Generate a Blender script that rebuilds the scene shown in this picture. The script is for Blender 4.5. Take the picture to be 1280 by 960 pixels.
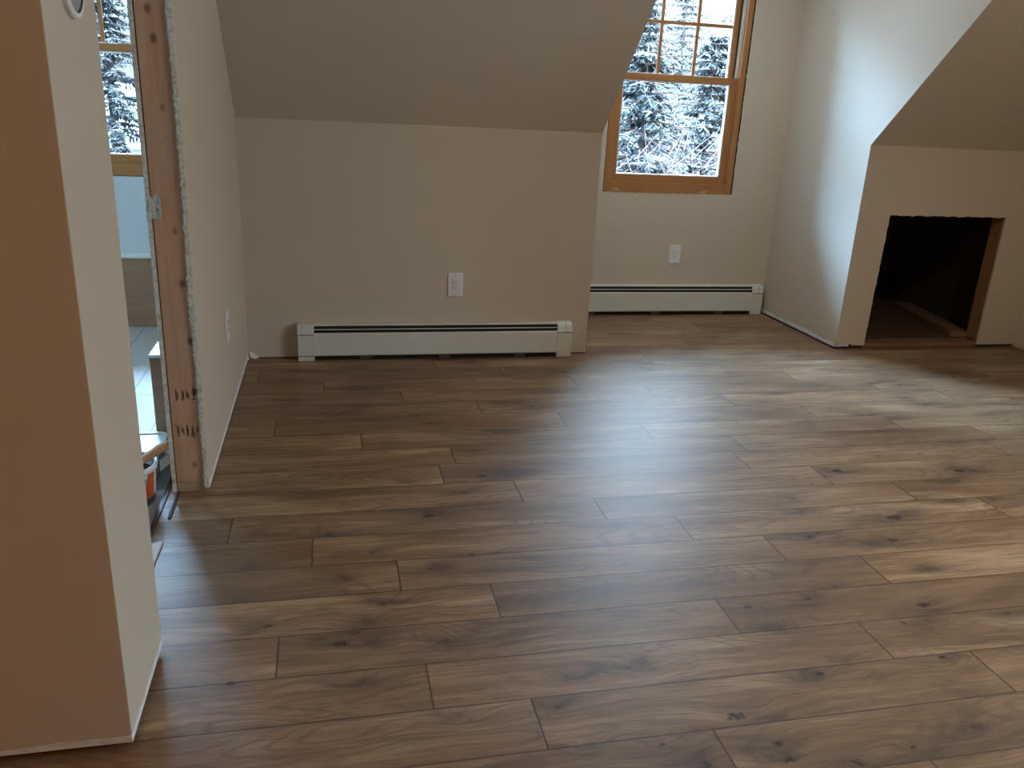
import bpy, bmesh, math, random
import numpy as np
from mathutils import Vector, Matrix, noise as mnoise

for o in list(bpy.data.objects): bpy.data.objects.remove(o, do_unlink=True)
C = bpy.context.scene.collection
SC = bpy.context.scene
R = math.radians

# ------------------------------------------------------------------ camera
cam_d = bpy.data.cameras.new('camera'); cam = bpy.data.objects.new('camera', cam_d); C.objects.link(cam)
yaw, pitch, roll = 0.2277, 0.3240, 0.0494
fw = Vector((math.sin(yaw)*math.cos(pitch), math.cos(yaw)*math.cos(pitch), -math.sin(pitch)))
rt = Vector((math.cos(yaw), -math.sin(yaw), 0)); up = rt.cross(fw)
r2 = rt*math.cos(roll) + up*math.sin(roll); u2 = -rt*math.sin(roll) + up*math.cos(roll)
M = Matrix((r2, u2, -fw)).transposed().to_4x4(); M.translation = (0, 0, 1.3)
cam.matrix_world = M
cam_d.sensor_fit = 'HORIZONTAL'; cam_d.sensor_width = 36; cam_d.lens = 1024.8/1280*36
cam_d.clip_start = 0.02; cam_d.clip_end = 500
SC.camera = cam

# ------------------------------------------------------------------ world and exposure
w = bpy.data.worlds.new('overcast_sky'); SC.world = w; w.use_nodes = True
nt = w.node_tree; nt.nodes.clear()
SKY_STRENGTH = 60.0
o_ = nt.nodes.new('ShaderNodeOutputWorld'); b_ = nt.nodes.new('ShaderNodeBackground')
tc = nt.nodes.new('ShaderNodeTexCoord'); sp = nt.nodes.new('ShaderNodeSeparateXYZ'); cr = nt.nodes.new('ShaderNodeValToRGB')
nt.links.new(tc.outputs['Generated'], sp.inputs[0]); nt.links.new(sp.outputs['Z'], cr.inputs[0])
cr.color_ramp.elements[0].position = 0.0; cr.color_ramp.elements[0].color = (0.0125, 0.0150, 0.0175, 1)
cr.color_ramp.elements[1].position = 0.92; cr.color_ramp.elements[1].color = (1.15, 1.45, 1.75, 1)
el_ = cr.color_ramp.elements.new(0.70); el_.color = (0.46, 0.64, 0.80, 1)
el_ = cr.color_ramp.elements.new(0.10); el_.color = (0.020, 0.026, 0.032, 1)
el_ = cr.color_ramp.elements.new(0.25); el_.color = (0.070, 0.10, 0.135, 1)
el_ = cr.color_ramp.elements.new(0.45); el_.color = (0.155, 0.235, 0.33, 1)
# extra bright sky patch, added left of the dormer to light its right cheek
dp = nt.nodes.new('ShaderNodeVectorMath'); dp.operation = 'DOT_PRODUCT'; dp.inputs[1].default_value = Vector((-0.52, 0.43, 0.76)).normalized()
nt.links.new(tc.outputs['Generated'], dp.inputs[0])
gr = nt.nodes.new('ShaderNodeValToRGB'); nt.links.new(dp.outputs['Value'], gr.inputs[0])
gr.color_ramp.interpolation = 'EASE'
gr.color_ramp.elements[0].position = 0.78; gr.color_ramp.elements[0].color = (0, 0, 0, 1)
gr.color_ramp.elements[1].position = 0.95; gr.color_ramp.elements[1].color = (0.78, 1.40, 2.25, 1)
ad = nt.nodes.new('ShaderNodeMix'); ad.data_type = 'RGBA'; ad.blend_type = 'ADD'; ad.inputs[0].default_value = 1.0; ad.clamp_result = False
nt.links.new(cr.outputs[0], ad.inputs[6]); nt.links.new(gr.outputs[0], ad.inputs[7])
nt.links.new(ad.outputs[2], b_.inputs[0]); b_.inputs[1].default_value = SKY_STRENGTH
nt.links.new(b_.outputs[0], o_.inputs[0])
SC.view_settings.view_transform = 'Standard'; SC.view_settings.look = 'None'
SC.view_settings.gamma = 1; SC.view_settings.use_curve_mapping = False
SC.view_settings.exposure = 0.12
LAMP_W = 62.0
ROOM_FILL_W = 66.0
DORMER_FILL_W = 46.0
BATH_FILL_W = 80.0
LAMP_COL = (1.0, 0.46, 0.08)
# added fill light outside the unseen gable window, to brighten the left walls
ga = bpy.data.lights.new('gable_fill', 'AREA'); ga.shape = 'RECTANGLE'; ga.size = 1.5; ga.size_y = 1.5; ga.energy = 76; ga.color = (0.90, 0.95, 1.0)
gao = bpy.data.objects.new('gable_fill', ga); C.objects.link(gao); gao.location = (4.62, 0.72, 1.5); gao.rotation_euler = (0, R(90), 0)

# ------------------------------------------------------------------ room measures (metres)
XL, K, ZK, X1, X2, W = -0.4222, 4.2812, 1.1997, 1.4108, 3.0013, 5.2143
Y1, Y2, Y3, X3 = 1.5016, 1.8313, 2.7194, 4.293
TS = 0.9614; ZC = 2.45; YC = K - (ZC-ZK)/TS
PB = -0.5425          # bathroom side of the partition
XB, YB = -3.0, -3.2   # left / back of the room
YW = 5.07             # bathroom window wall
DW = 0.0127           # drywall thickness

# ------------------------------------------------------------------ helpers
def tag(o, label=None, cat=None, group=None, kind=None):
    if label: o['label'] = label
    if cat: o['category'] = cat
    if group: o['group'] = group
    if kind: o['kind'] = kind
    return o

def empty(name, loc, rz=0.0, **k):
    o = bpy.data.objects.new(name, None); C.objects.link(o); o.location = loc; o.rotation_euler = (0, 0, rz)
    o.empty_display_size = 0.1
    return tag(o, **k)

class MB:
    def __init__(s): s.v = []; s.f = []; s.m = []
    def add(s, vs, fs, mi=0):
        n = len(s.v); s.v += [tuple(v) for v in vs]; s.f += [tuple(i+n for i in f) for f in fs]; s.m += [mi]*len(fs); return s
    def box(s, x0, x1, y0, y1, z0, z1, mi=0):
        vs = [(x, y, z) for x in (x0, x1) for y in (y0, y1) for z in (z0, z1)]
        return s.add(vs, [(0,1,3,2),(4,6,7,5),(0,4,5,1),(2,3,7,6),(0,2,6,4),(1,5,7,3)], mi)
    def prism(s, pts, axis, a, b, mi=0):
        n = len(pts)
        def P(p, t):
            return {'x': (t, p[0], p[1]), 'y': (p[0], t, p[1]), 'z': (p[0], p[1], t)}[axis]
        vs = [P(p, a) for p in pts] + [P(p, b) for p in pts]
        fs = [tuple(range(n))[::-1], tuple(range(n, 2*n))] + [(i, (i+1) % n, n+(i+1) % n, n+i) for i in range(n)]
        return s.add(vs, fs, mi)
    def tube(s, pts, rads, n=10, cap=True, mi=0):
        pts = [Vector(p) for p in pts]; vs = []; fs = []
        if not hasattr(rads, '__len__'): rads = [rads]*len(pts)
        for i, p in enumerate(pts):
            d = (pts[min(i+1, len(pts)-1)] - pts[max(i-1, 0)]).normalized()
            a = d.cross(Vector((0, 0, 1)))
            if a.length < 0.05: a = d.cross(Vector((1, 0, 0)))
            a.normalize(); b = d.cross(a)
            for k in range(n):
                t = 2*math.pi*k/n; vs.append(p + (a*math.cos(t) + b*math.sin(t))*rads[i])
        for i in range(len(pts)-1):
            for k in range(n):
                fs.append((i*n+k, i*n+(k+1) % n, (i+1)*n+(k+1) % n, (i+1)*n+k))
        if cap: fs += [tuple(range(n))[::-1], tuple(range((len(pts)-1)*n, len(pts)*n))]
        return s.add(vs, fs, mi)
    def lathe(s, prof, n=40, c=(0, 0, 0), mi=0):
        vs = []; fs = []; m = len(prof)
        for r, z in prof:
            for k in range(n):
                t = 2*math.pi*k/n; vs.append((c[0]+r*math.cos(t), c[1]+r*math.sin(t), c[2]+z))
        for i in range(m-1):
            for k in range(n): fs.append((i*n+k, i*n+(k+1) % n, (i+1)*n+(k+1) % n, (i+1)*n+k))
        return s.add(vs, fs, mi)
    def build(s, name, mats, parent=None, bevel=0.0, smooth=False, origin=(0, 0, 0), seg=2):
        me = bpy.data.meshes.new(name)
        off = Vector(origin)
        me.from_pydata([tuple(Vector(v)-off) for v in s.v], [], s.f)
        if not isinstance(mats, (list, tuple)): mats = [mats]
        for m in mats: me.materials.append(m)
        me.polygons.foreach_set('material_index', s.m)
        bm = bmesh.new(); bm.from_mesh(me); bmesh.ops.recalc_face_normals(bm, faces=bm.faces)
        if bevel > 0:
            es = [e for e in bm.edges if len(e.link_faces) == 2 and e.calc_face_angle(0) > 0.5]
            bmesh.ops.bevel(bm, geom=es, offset=bevel, segments=seg, affect='EDGES', profile=0.5, clamp_overlap=True)
        bm.to_mesh(me); bm.free()
        if smooth: me.polygons.foreach_set('use_smooth', [True]*len(me.polygons))
        o = bpy.data.objects.new(name, me); C.objects.link(o)
        if parent is not None: o.parent = parent
        else: o.location = off
        return o

def struct(name, mb, mat, **k):
    o = mb.build(name, mat, **k); o['kind'] = 'structure'; return o

# ------------------------------------------------------------------ materials
def mat(name, col=(0.8, 0.8, 0.8), rough=0.5, metal=0.0, spec=0.5):
    m = bpy.data.materials.new(name); m.use_nodes = True
    p = m.node_tree.nodes['Principled BSDF']
    p.inputs['Base Color'].default_value = (*col, 1); p.inputs['Roughness'].default_value = rough
    p.inputs['Metallic'].default_value = metal; p.inputs['Specular IOR Level'].default_value = spec
    return m
class N:
    """little node helper"""
    def __init__(s, m): s.m = m; s.t = m.node_tree; s.p = s.t.nodes['Principled BSDF']
    def n(s, typ, **k):
        x = s.t.nodes.new('ShaderNode'+typ)
        for a, b in k.items(): setattr(x, a, b)
        return x
    def l(s, a, b): s.t.links.new(a, b)
    def val(s, x, i):
        if isinstance(x, (int, float)): return x
        return x
    def math(s, op, a, b=None, c=None, clamp=False):
        x = s.n('Math', operation=op); x.use_clamp = clamp
        for i, q in enumerate((a, b, c)):
            if q is None: continue
            if isinstance(q, (int, float)): x.inputs[i].default_value = q
            else: s.l(q, x.inputs[i])
        return x.outputs[0]
    def mix(s, f, a, b, blend='MIX'):
        x = s.n('Mix', data_type='RGBA', blend_type=blend)
        for i, q in ((0, f), (6, a), (7, b)):
            if isinstance(q, (int, float)): x.inputs[i].default_value = q
            elif isinstance(q, tuple): x.inputs[i].default_value = (*q, 1) if len(q) == 3 else q
            else: s.l(q, x.inputs[i])
        return x.outputs[2]
    def ramp(s, f, stops, interp='LINEAR'):
        x = s.n('ValToRGB'); cr = x.color_ramp; cr.interpolation = interp
        while len(cr.elements) < len(stops): cr.elements.new(0.5)
        for e, (p, c) in zip(cr.elements, stops):
            e.position = p; e.color = (*c, 1) if hasattr(c, '__len__') else (c, c, c, 1)
        s.l(f, x.inputs[0]); return x.outputs[0]
    def noise(s, vec, scale=5, detail=3, rough=0.5, dim='3D', w=None, dist=0.0):
        x = s.n('TexNoise', noise_dimensions=dim); x.inputs['Scale'].default_value = scale
        x.inputs['Detail'].default_value = detail; x.inputs['Roughness'].default_value = rough; x.inputs['Distortion'].default_value = dist
        if vec is not None: s.l(vec, x.inputs['Vector'])
        if w is not None: s.l(w, x.inputs['W'])
        return x.outputs[0]
    def coord(s, kind='Object', scale=(1, 1, 1), loc=(0, 0, 0)):
        t = s.n('TexCoord'); mp = s.n('Mapping'); mp.inputs['Scale'].default_value = scale; mp.inputs['Location'].default_value = loc
        s.l(t.outputs[kind], mp.inputs[0]); return mp.outputs[0]
    def bump(s, h, strength=0.2, dist=0.002):
        x = s.n('Bump'); x.inputs['Strength'].default_value = strength; x.inputs['Distance'].default_value = dist
        s.l(h, x.inputs['Height']); s.l(x.outputs[0], s.p.inputs['Normal'])

PAINT = (0.60, 0.525, 0.425)
def paint(name, col=PAINT, band=0.0):
    m = mat(name, col, 0.62, spec=0.35); n = N(m)
    co = n.coord('Object')
    big = n.noise(co, 1.3, 2)
    c = n.mix(n.math('MULTIPLY', big, 0.10), col, tuple(x*0.8 for x in col))
    if band > 0:
        s = n.n('SeparateXYZ'); n.l(co, s.inputs[0])
        wv = n.noise(n.coord('Object', (3, 3, 3)), 2.2, 3)
        lim = n.math('ADD', n.math('MULTIPLY', wv, band*0.9), band*0.55)
        f = n.math('LESS_THAN', s.outputs['Z'], lim)
        dirt = n.noise(n.coord('Object', (14, 14, 40)), 2, 3)
        white = n.mix(n.ramp(dirt, [(0.45, 0.0), (0.75, 0.6)]), (0.82, 0.84, 0.86), (0.42, 0.40, 0.38))
        c = n.mix(f, c, white)
    n.l(c, n.p.inputs['Base Color'])
    n.bump(n.noise(co, 260, 2), 0.06, 0.001)
    return m
M_wall = paint('wall_paint')
M_wallb = paint('wall_paint_white_foot', band=0.034)
M_wallt = paint('wall_paint_thin_foot', band=0.012)
M_bath = paint('bathroom_paint', (0.68, 0.72, 0.74))
M_dry = mat('raw_drywall', (0.50, 0.50, 0.46), 0.9)
def _dry():
    n = N(M_dry); co = n.coord('Object')
    c = n.ramp(n.noise(co, 90, 4), [(0.3, (0.50, 0.44, 0.34)), (0.5, (0.74, 0.67, 0.55)), (0.8, (0.86, 0.81, 0.70))])
    n.l(c, n.p.inputs['Base Color']); n.bump(n.noise(co, 160, 4), 0.8, 0.004)
_dry()

def wood(name, a, b, axis='z', knots=True, rough=0.6, scale=1.0, kcol=(0.12, 0.05, 0.025)):
    m = mat(name, a, rough, spec=0.3); n = N(m)
    st = {'x': (1.2, 22, 22), 'y': (22, 1.2, 22), 'z': (22, 22, 1.2)}[axis]
    st = tuple(q*scale for q in st)
    co = n.coord('Object', st)
    g = n.noise(co, 1.6, 4, 0.6, dist=0.6)
    fine = n.noise(n.coord('Object', tuple(q*5 for q in st)), 2.0, 2)
    f = n.math('ADD', n.math('MULTIPLY', g, 0.8), n.math('MULTIPLY', fine, 0.2))
    c = n.ramp(f, [(0.3, a), (0.7, b)])
    if knots:
        ks = {'x': (4, 11, 11), 'y': (11, 4, 11), 'z': (16, 16, 11)}[axis]
        v = n.n('TexVoronoi'); v.inputs['Scale'].default_value = 1.0; n.l(n.coord('Object', ks), v.inputs['Vector'])
        kf = n.ramp(v.outputs['Distance'], [(0.09, 1.0), (0.20, 0.0)])
        c = n.mix(n.math('MULTIPLY', kf, 0.75), c, kcol)
    n.l(c, n.p.inputs['Base Color']); n.bump(f, 0.25, 0.001)
    return m
M_stud = wood('stud_lumber', (0.56, 0.285, 0.155), (0.70, 0.40, 0.235), 'z')
M_platewood = wood('plate_lumber', (0.42, 0.26, 0.15), (0.58, 0.38, 0.23), 'x')
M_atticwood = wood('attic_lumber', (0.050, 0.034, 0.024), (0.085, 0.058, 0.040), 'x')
M_jamb = wood('dark_jamb_lumber', (0.24, 0.125, 0.055), (0.33, 0.18, 0.085), 'z')  # stud lumber darkened in colour to deepen the access hole's shade
M_darkplate = wood('dark_plate_lumber', (0.20, 0.105, 0.060), (0.30, 0.17, 0.10), 'x')  # plate lumber, likewise with the hole's shade put into its colour
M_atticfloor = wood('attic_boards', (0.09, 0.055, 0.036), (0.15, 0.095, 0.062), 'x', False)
M_lumber = wood('loose_lumber', (0.20, 0.115, 0.060), (0.28, 0.165, 0.09), 'y')
M_pine = wood('window_pine', (0.34, 0.150, 0.050), (0.46, 0.215, 0.080), 'x', False, 0.42)
M_pinez = wood('window_pine_upright', (0.34, 0.150, 0.050), (0.46, 0.215, 0.080), 'z', False, 0.42)
M_handle = wood('handle_wood', (0.33, 0.17, 0.08), (0.45, 0.25, 0.13), 'y', False)
M_black = mat('black_gap', (0.01, 0.009, 0.008), 0.9)
M_dark = mat('dark_recess', (0.022, 0.018, 0.015), 0.8)
M_heater = mat('heater_enamel', (0.66, 0.66, 0.60), 0.38)
M_fin = mat('heater_fins', (0.12, 0.12, 0.12), 0.5, 0.7)
M_plastic = mat('white_plastic', (0.80, 0.80, 0.82), 0.35)
M_slot = mat('socket_slot', (0.03, 0.028, 0.03), 0.6)
M_liner = mat('jamb_liner', (0.58, 0.54, 0.42), 0.5)
M_strip = mat('weather_strip', (0.02, 0.02, 0.02), 0.7)
M_chrome = mat('latch_metal', (0.6, 0.6, 0.6), 0.3, 0.9)
M_bead = mat('glazing_bead', (0.72, 0.70, 0.68), 0.5)
M_grey = mat('grey_face', (0.33, 0.35, 0.37), 0.35)
M_steel = mat('blade_steel', (0.34, 0.36, 0.38), 0.45, 0.3)
M_brown = mat('brown_tile', (0.3, 0.2, 0.13), 0.55)
def _brown():
    n = N(M_brown); c = n.ramp(n.noise(n.coord('Object', (1, 1, 5)), 5, 4), [(0.3, (0.34, 0.19, 0.11)), (0.7, (0.42, 0.245, 0.145))]); n.l(c, n.p.inputs['Base Color'])
_brown()
M_whitetop = mat('white_stone', (0.80, 0.80, 0.78), 0.35)

def glass_mat():
    m = bpy.data.materials.new('window_glass'); m.use_nodes = True; t = m.node_tree; t.nodes.clear()
    o = t.nodes.new('ShaderNodeOutputMaterial'); mx = t.nodes.new('ShaderNodeMixShader')
    tr = t.nodes.new('ShaderNodeBsdfTransparent'); tr.inputs[0].default_value = (0.97, 0.985, 0.98, 1)
    gl = t.nodes.new('ShaderNodeBsdfGlossy'); gl.inputs['Roughness'].default_value = 0.02
    fr = t.nodes.new('ShaderNodeFresnel'); fr.inputs[0].default_value = 1.35
    t.links.new(fr.outputs[0], mx.inputs[0]); t.links.new(tr.outputs[0], mx.inputs[1]); t.links.new(gl.outputs[0], mx.inputs[2])
    t.links.new(mx.outputs[0], o.inputs[0]); return m
M_glass = glass_mat()

def floor_mat():
    m = mat('oak_laminate', (0.3, 0.2, 0.12), 0.3, spec=0.5); n = N(m)
    uv = n.n('UVMap'); uv.uv_map = 'plank'                     # x from plank start, y from row start, metres
    rnd = n.n('Attribute'); rnd.attribute_name = 'rnd'          # r,g,b random numbers of the plank
    kn = n.n('Attribute'); kn.attribute_name = 'knot'           # r core, g smear, b edge flag
    sr = n.n('SeparateColor'); n.l(rnd.outputs['Color'], sr.inputs[0])
    sk = n.n('SeparateColor'); n.l(kn.outputs['Color'], sk.inputs[0])
    su = n.n('SeparateXYZ'); n.l(uv.outputs[0], su.inputs[0])
    core, smear = sk.outputs[0], sk.outputs[1]
    # grain coordinate bends round the knots
    warp = n.noise(uv.outputs[0], 3.2, 2)
    v2 = n.math('ADD', su.outputs['Y'], n.math('ADD', n.math('MULTIPLY', smear, 0.030), n.math('MULTIPLY', warp, 0.05)))
    def gvec(sx, sy, k):
        c = n.n('CombineXYZ'); n.l(n.math('MULTIPLY', su.outputs['X'], sx), c.inputs[0]); n.l(n.math('MULTIPLY', v2, sy), c.inputs[1])
        n.l(n.math('MULTIPLY', sr.outputs[0], 37.0*k), c.inputs[2]); return c.outputs[0]
    g1 = n.noise(gvec(1.6, 9, 1.0), 1.0, 3, 0.55, dist=0.4)       # broad tone
    g2 = n.noise(gvec(2.6, 60, 1.7), 1.0, 4, 0.6, dist=0.7)       # streaks
    g3 = n.noise(gvec(12, 420, 2.3), 1.0, 2, 0.5)                  # pores
    # cathedral figure
    cat = n.noise(gvec(1.8, 7, 3.1), 1.0, 1, 0.4)
    ring = n.math('ABSOLUTE', n.math('SUBTRACT', n.math('FRACT', n.math('MULTIPLY', cat, 17.0)), 0.5))
    ringm = n.ramp(n.noise(gvec(1.1, 5, 4.4), 1.0, 1), [(0.50, 0.0), (0.62, 1.0)])
    base = n.ramp(g1, [(0.28, (0.150, 0.084, 0.045)), (0.43, (0.270, 0.166, 0.092)), (0.58, (0.350, 0.226, 0.130)), (0.74, (0.50, 0.350, 0.215))])
    # each plank its own cast
    cast = n.ramp(sr.outputs[1], [(0.0, (0.80, 0.76, 0.72)), (0.5, (1.0, 1.0, 1.0)), (1.0, (1.18, 1.14, 1.08))])
    c = n.mix(1.0, base, cast, 'MULTIPLY')
    c = n.mix(n.ramp(g2, [(0.40, 0.42), (0.58, 0.0)]), c, (0.120, 0.070, 0.040))
    c = n.mix(n.ramp(g2, [(0.60, 0.0), (0.80, 0.40)]), c, (0.44, 0.32, 0.21))
    c = n.mix(n.math('MULTIPLY', n.ramp(ring, [(0.05, 1.0), (0.22, 0.0)]), n.math('MULTIPLY', ringm, 0.42)), c, (0.105, 0.062, 0.036))
    c = n.mix(n.ramp(g3, [(0.36, 0.40), (0.52, 0.0)]), c, (0.10, 0.058, 0.034))
    # grey-brown clouds, stronger beside the knots
    cl = n.noise(gvec(5.5, 16, 5.1), 1.0, 4, 0.6, dist=0.5)
    clf = n.math('ADD', n.math('MULTIPLY', n.ramp(cl, [(0.55, 0.0), (0.72, 1.0)]), 0.50),
                 n.math('MULTIPLY', smear, n.math('ADD', n.math('MULTIPLY', cl, 3.4), -0.95)), clamp=True)
    c = n.mix(n.math('MULTIPLY', clf, 0.78), c, (0.082, 0.053, 0.037))
    kc = n.math('MULTIPLY', core, n.math('ADD', n.math('MULTIPLY', n.noise(uv.outputs[0], 75, 4), 2.6), -0.45), clamp=True)
    c = n.mix(n.ramp(kc, [(0.22, 0.0), (0.58, 0.94)]), c, (0.024, 0.017, 0.014))
    # joints: thin dark bevel at plank ends and row edges
    L = 1.209
    def near(x, lim): return n.math('LESS_THAN', x, lim)
    wrow = sr.outputs[2]                                       # true row width / 0.2
    dy = n.math('MINIMUM', su.outputs['Y'], n.math('SUBTRACT', n.math('MULTIPLY', wrow, 0.2), su.outputs['Y']))
    pl = n.n('Attribute'); pl.attribute_name = 'plen'
    spl = n.n('SeparateColor'); n.l(pl.outputs['Color'], spl.inputs[0])
    dx = n.math('MINIMUM', su.outputs['X'], n.math('SUBTRACT', n.math('MULTIPLY', spl.outputs[0], 2.0), su.outputs['X']))
    line = n.math('MAXIMUM', n.ramp(dy, [(0.0, 0.85), (0.0017, 0.0)]), n.ramp(dx, [(0.0, 1.0), (0.0024, 0.0)]))
    c = n.mix(line, c, (0.035, 0.020, 0.012))
    n.l(c, n.p.inputs['Base Color'])
    rr = n.math('ADD', n.math('MULTIPLY', g2, 0.12), 0.38)
    n.l(rr, n.p.inputs['Roughness'])
    h = n.math('ADD', n.math('MULTIPLY', g3, 0.35), n.math('ADD', n.math('MULTIPLY', g2, 0.5), n.math('MULTIPLY', line, -2.2)))
    n.bump(h, 0.22, 0.0008)
    return m
M_floor = floor_mat()

# ------------------------------------------------------------------ floor: planks laid in rows, one mesh
RT = [1.0436,1.1687,1.292,1.418,1.545,1.671,1.800,1.925,2.06,2.19,2.318,2.450,2.589,2.7215,2.85,2.984,3.124,3.258]
JO = [.6275,.3337,.1597,-.113,.330,.1347,-.0547,-.25,.495,.299,.350,.084,-.181,.502,.243,-.031,.660,.407]
random.seed(5)
JLIST = {0:[.6275],1:[.3337,1.2495],2:[.1597,1.078],3:[-.113,.809],4:[.330,1.252],5:[.1347,1.0605],6:[-.0547,.8735,1.81],7:[-.25,.6887,1.617],
         8:[.495,1.43],9:[.299,1.233],10:[.350,1.290],11:[.084,1.022],12:[-.181,.766],13:[.502,1.4485],14:[.243,1.1855,2.15],15:[-.031,.920],16:[.660,1.62],17:[.407,1.337]}
rows = []   # (y0, y1, joints)
for i in range(1, len(RT)): rows.append((RT[i-1], RT[i], JLIST[i]))
y = RT[-1]
while y < W/1.3: rows.append((y, y+0.133, [random.uniform(0, .93)])); y += 0.133
rows.insert(0, (RT[0]-.125, RT[0], JLIST[0]))
y = RT[0]-.125
while y > YB/1.3: rows.insert(0, (y-.126, y, [random.uniform(0, .93)])); y -= .126
KN = [(0.229,3.938,2),(0.134,3.767,1),(0.02,3.425,2),(0.546,2.967,1),(0.229,2.7,1.3),(0.536,2.728,3),(0.45,2.606,2),(0.67,3.145,2.5),(0.821,3.514,2),(1.046,3.636,2),(0.303,2.443,3),(0.106,2.23,2),(0.407,3.281,2),(-0.024,2.358,2),(2.125,4.329,1.3),(2.36,4.13,1.3),(2.891,3.672,2),(2.046,3.404,2),(2.492,3.194,2),(1.946,2.621,3),(2.463,2.564,3),(2.348,2.494,2),(1.921,2.23,4),(1.608,2.317,2),(1.533,2.14,3),(1.805,2.086,3),(2.213,2.736,1.5),(2.871,3.295,2.5),(3.424,3.605,2),(2.229,2.317,1.5),(3.096,2.927,1.5),(1.63,2.411,2),(0.399,2.176,1.5),(0.269,2.114,1.5),(0.025,2.088,1.2),(0.122,1.953,1.5),(0.095,1.874,1.5),(0.044,1.83,1.5),(0.008,1.792,3.5),(0.263,1.764,3),(0.055,1.635,1),(0.535,1.575,1),(0.696,1.592,2.2),(0.49,1.483,2),(0.283,1.473,1.2),(0.518,1.351,1.2),(0.687,1.329,2),(1.575,2.159,1.5),(1.81,2.092,1.8),(1.799,1.903,1.5),(1.128,1.792,1.8),(1.649,1.729,3),(1.444,1.859,1.3),(1.529,1.659,2.5),(1.247,1.539,1.5),(1.166,1.497,2.5),(0.887,1.388,3),(0.944,1.292,1.5),(0.945,1.247,2),(1.435,1.269,3),(1.869,1.656,2.2),(1.176,1.689,1.5),(1.239,1.231,1.5),(1.088,1.211,3),(1.531,1.507,1.5),(0.756,1.262,3),(1.32,1.804,2),(-0.178,1.896,1.5),(-0.25,1.677,2),(0.091,1.762,1),(-0.206,1.872,1.5),(-0.056,1.816,1),(-0.25,2.189,1)]
for _ in range(60): KN.append((random.uniform(-.4, 4.2), random.uniform(3.3, 5.1), random.choice((1.2, 1.6, 2.2))))
for _ in range(14): KN.append((random.uniform(2.4, 4.0), random.uniform(1.7, 3.2), random.choice((1.2, 1.6, 2.6))))
KN = np.array(KN)
RECTS = [(XB, X3, YB, RT[1]*1.3), (-0.555, X3, RT[1]*1.3, K+0.006), (X1, X2, K+0.006, W)]
rng = np.random.RandomState(3)
V = []; F = []; UV = []; RND = []; PLN = []; KNV = []; nv = 0
for (r0, r1, js) in rows:
    y0, y1 = r0*1.3, r1*1.3
    js = sorted(j*1.3 for j in js)
    while js[0] > XB: js.insert(0, js[0]-1.209)
    while js[-1] < X3: js.append(js[-1]+1.215)
    for a, b in zip(js[:-1], js[1:]):
        rc = rng.rand(2)
        for (rx0, rx1, ry0, ry1) in RECTS:
            xa, xb, ya, yb = max(a, rx0), min(b, rx1), max(y0, ry0), min(y1, ry1)
            if xb-xa < 1e-4 or yb-ya < 1e-4: continue
            if yb > 1.25: nx, ny = max(1, int((xb-xa)/.012)), max(1, int((yb-ya)/.012))
            else: nx = ny = 1
            gx = np.linspace(xa, xb, nx+1); gy = np.linspace(ya, yb, ny+1)
            GX, GY = np.meshgrid(gx, gy)
            px, py = GX.ravel(), GY.ravel()
            V.append(np.stack([px, py, 0*px], 1))
            idx = np.arange((nx+1)*(ny+1)).reshape(ny+1, nx+1)+nv
            F.append(np.stack([idx[:-1, :-1], idx[:-1, 1:], idx[1:, 1:], idx[1:, :-1]], -1).reshape(-1, 4))
            nv += len(px)
            UV.append(np.stack([px-a, py-y0], 1))
            n_ = len(px)
            RND.append(np.tile([rc[0], rc[1], (y1-y0)/0.2, 1.0], (n_, 1)))
            PLN.append(np.tile([(b-a)/2.0, 0, 0, 1.0], (n_, 1)))
            core = np.zeros(n_); sm = np.zeros(n_)
            for kx, ky, ks in KN:
                if kx < a-.01 or kx > b+.01 or ky < y0-.01 or ky > y1+.01: continue
                dx, dy = px-kx, py-ky
                s_ = .0080*(.50+.45*ks)*(.8+.4*abs(math.sin(kx*91)))
                core = np.maximum(core, np.exp(-((dx/(1.5*s_))**2+(dy/(0.8*s_))**2))*min(1, (.55+.14*ks)*(.65+.5*abs(math.sin(ky*57)))))
                sm = np.maximum(sm, np.exp(-(((dx-2*s_*math.sin(ky*33))/(8.5*s_))**2+(dy/(3.0*s_))**2)))
            KNV.append(np.stack([core, sm, 0*core, core*0+1], 1))
V = np.concatenate(V); F = np.concatenate(F); UV = np.concatenate(UV)
me = bpy.data.meshes.new('floor'); me.vertices.add(len(V)); me.vertices.foreach_set('co', V.ravel())
me.loops.add(F.size); me.loops.foreach_set('vertex_index', F.ravel().astype(np.int32))
me.polygons.add(len(F)); me.polygons.foreach_set('loop_start', np.arange(0, F.size, 4, dtype=np.int32))
me.update(calc_edges=True)
uvl = me.uv_layers.new(name='plank'); uvl.data.foreach_set('uv', UV[F.ravel()].ravel())
for nm, arr in (('rnd', RND), ('plen', PLN), ('knot', KNV)):
    at = me.attributes.new(nm, 'FLOAT_COLOR', 'POINT'); at.data.foreach_set('color', np.concatenate(arr).ravel())
me.materials.append(M_floor); me.validate()
floor = bpy.data.objects.new('floor', me); C.objects.link(floor); floor['kind'] = 'structure'

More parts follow.
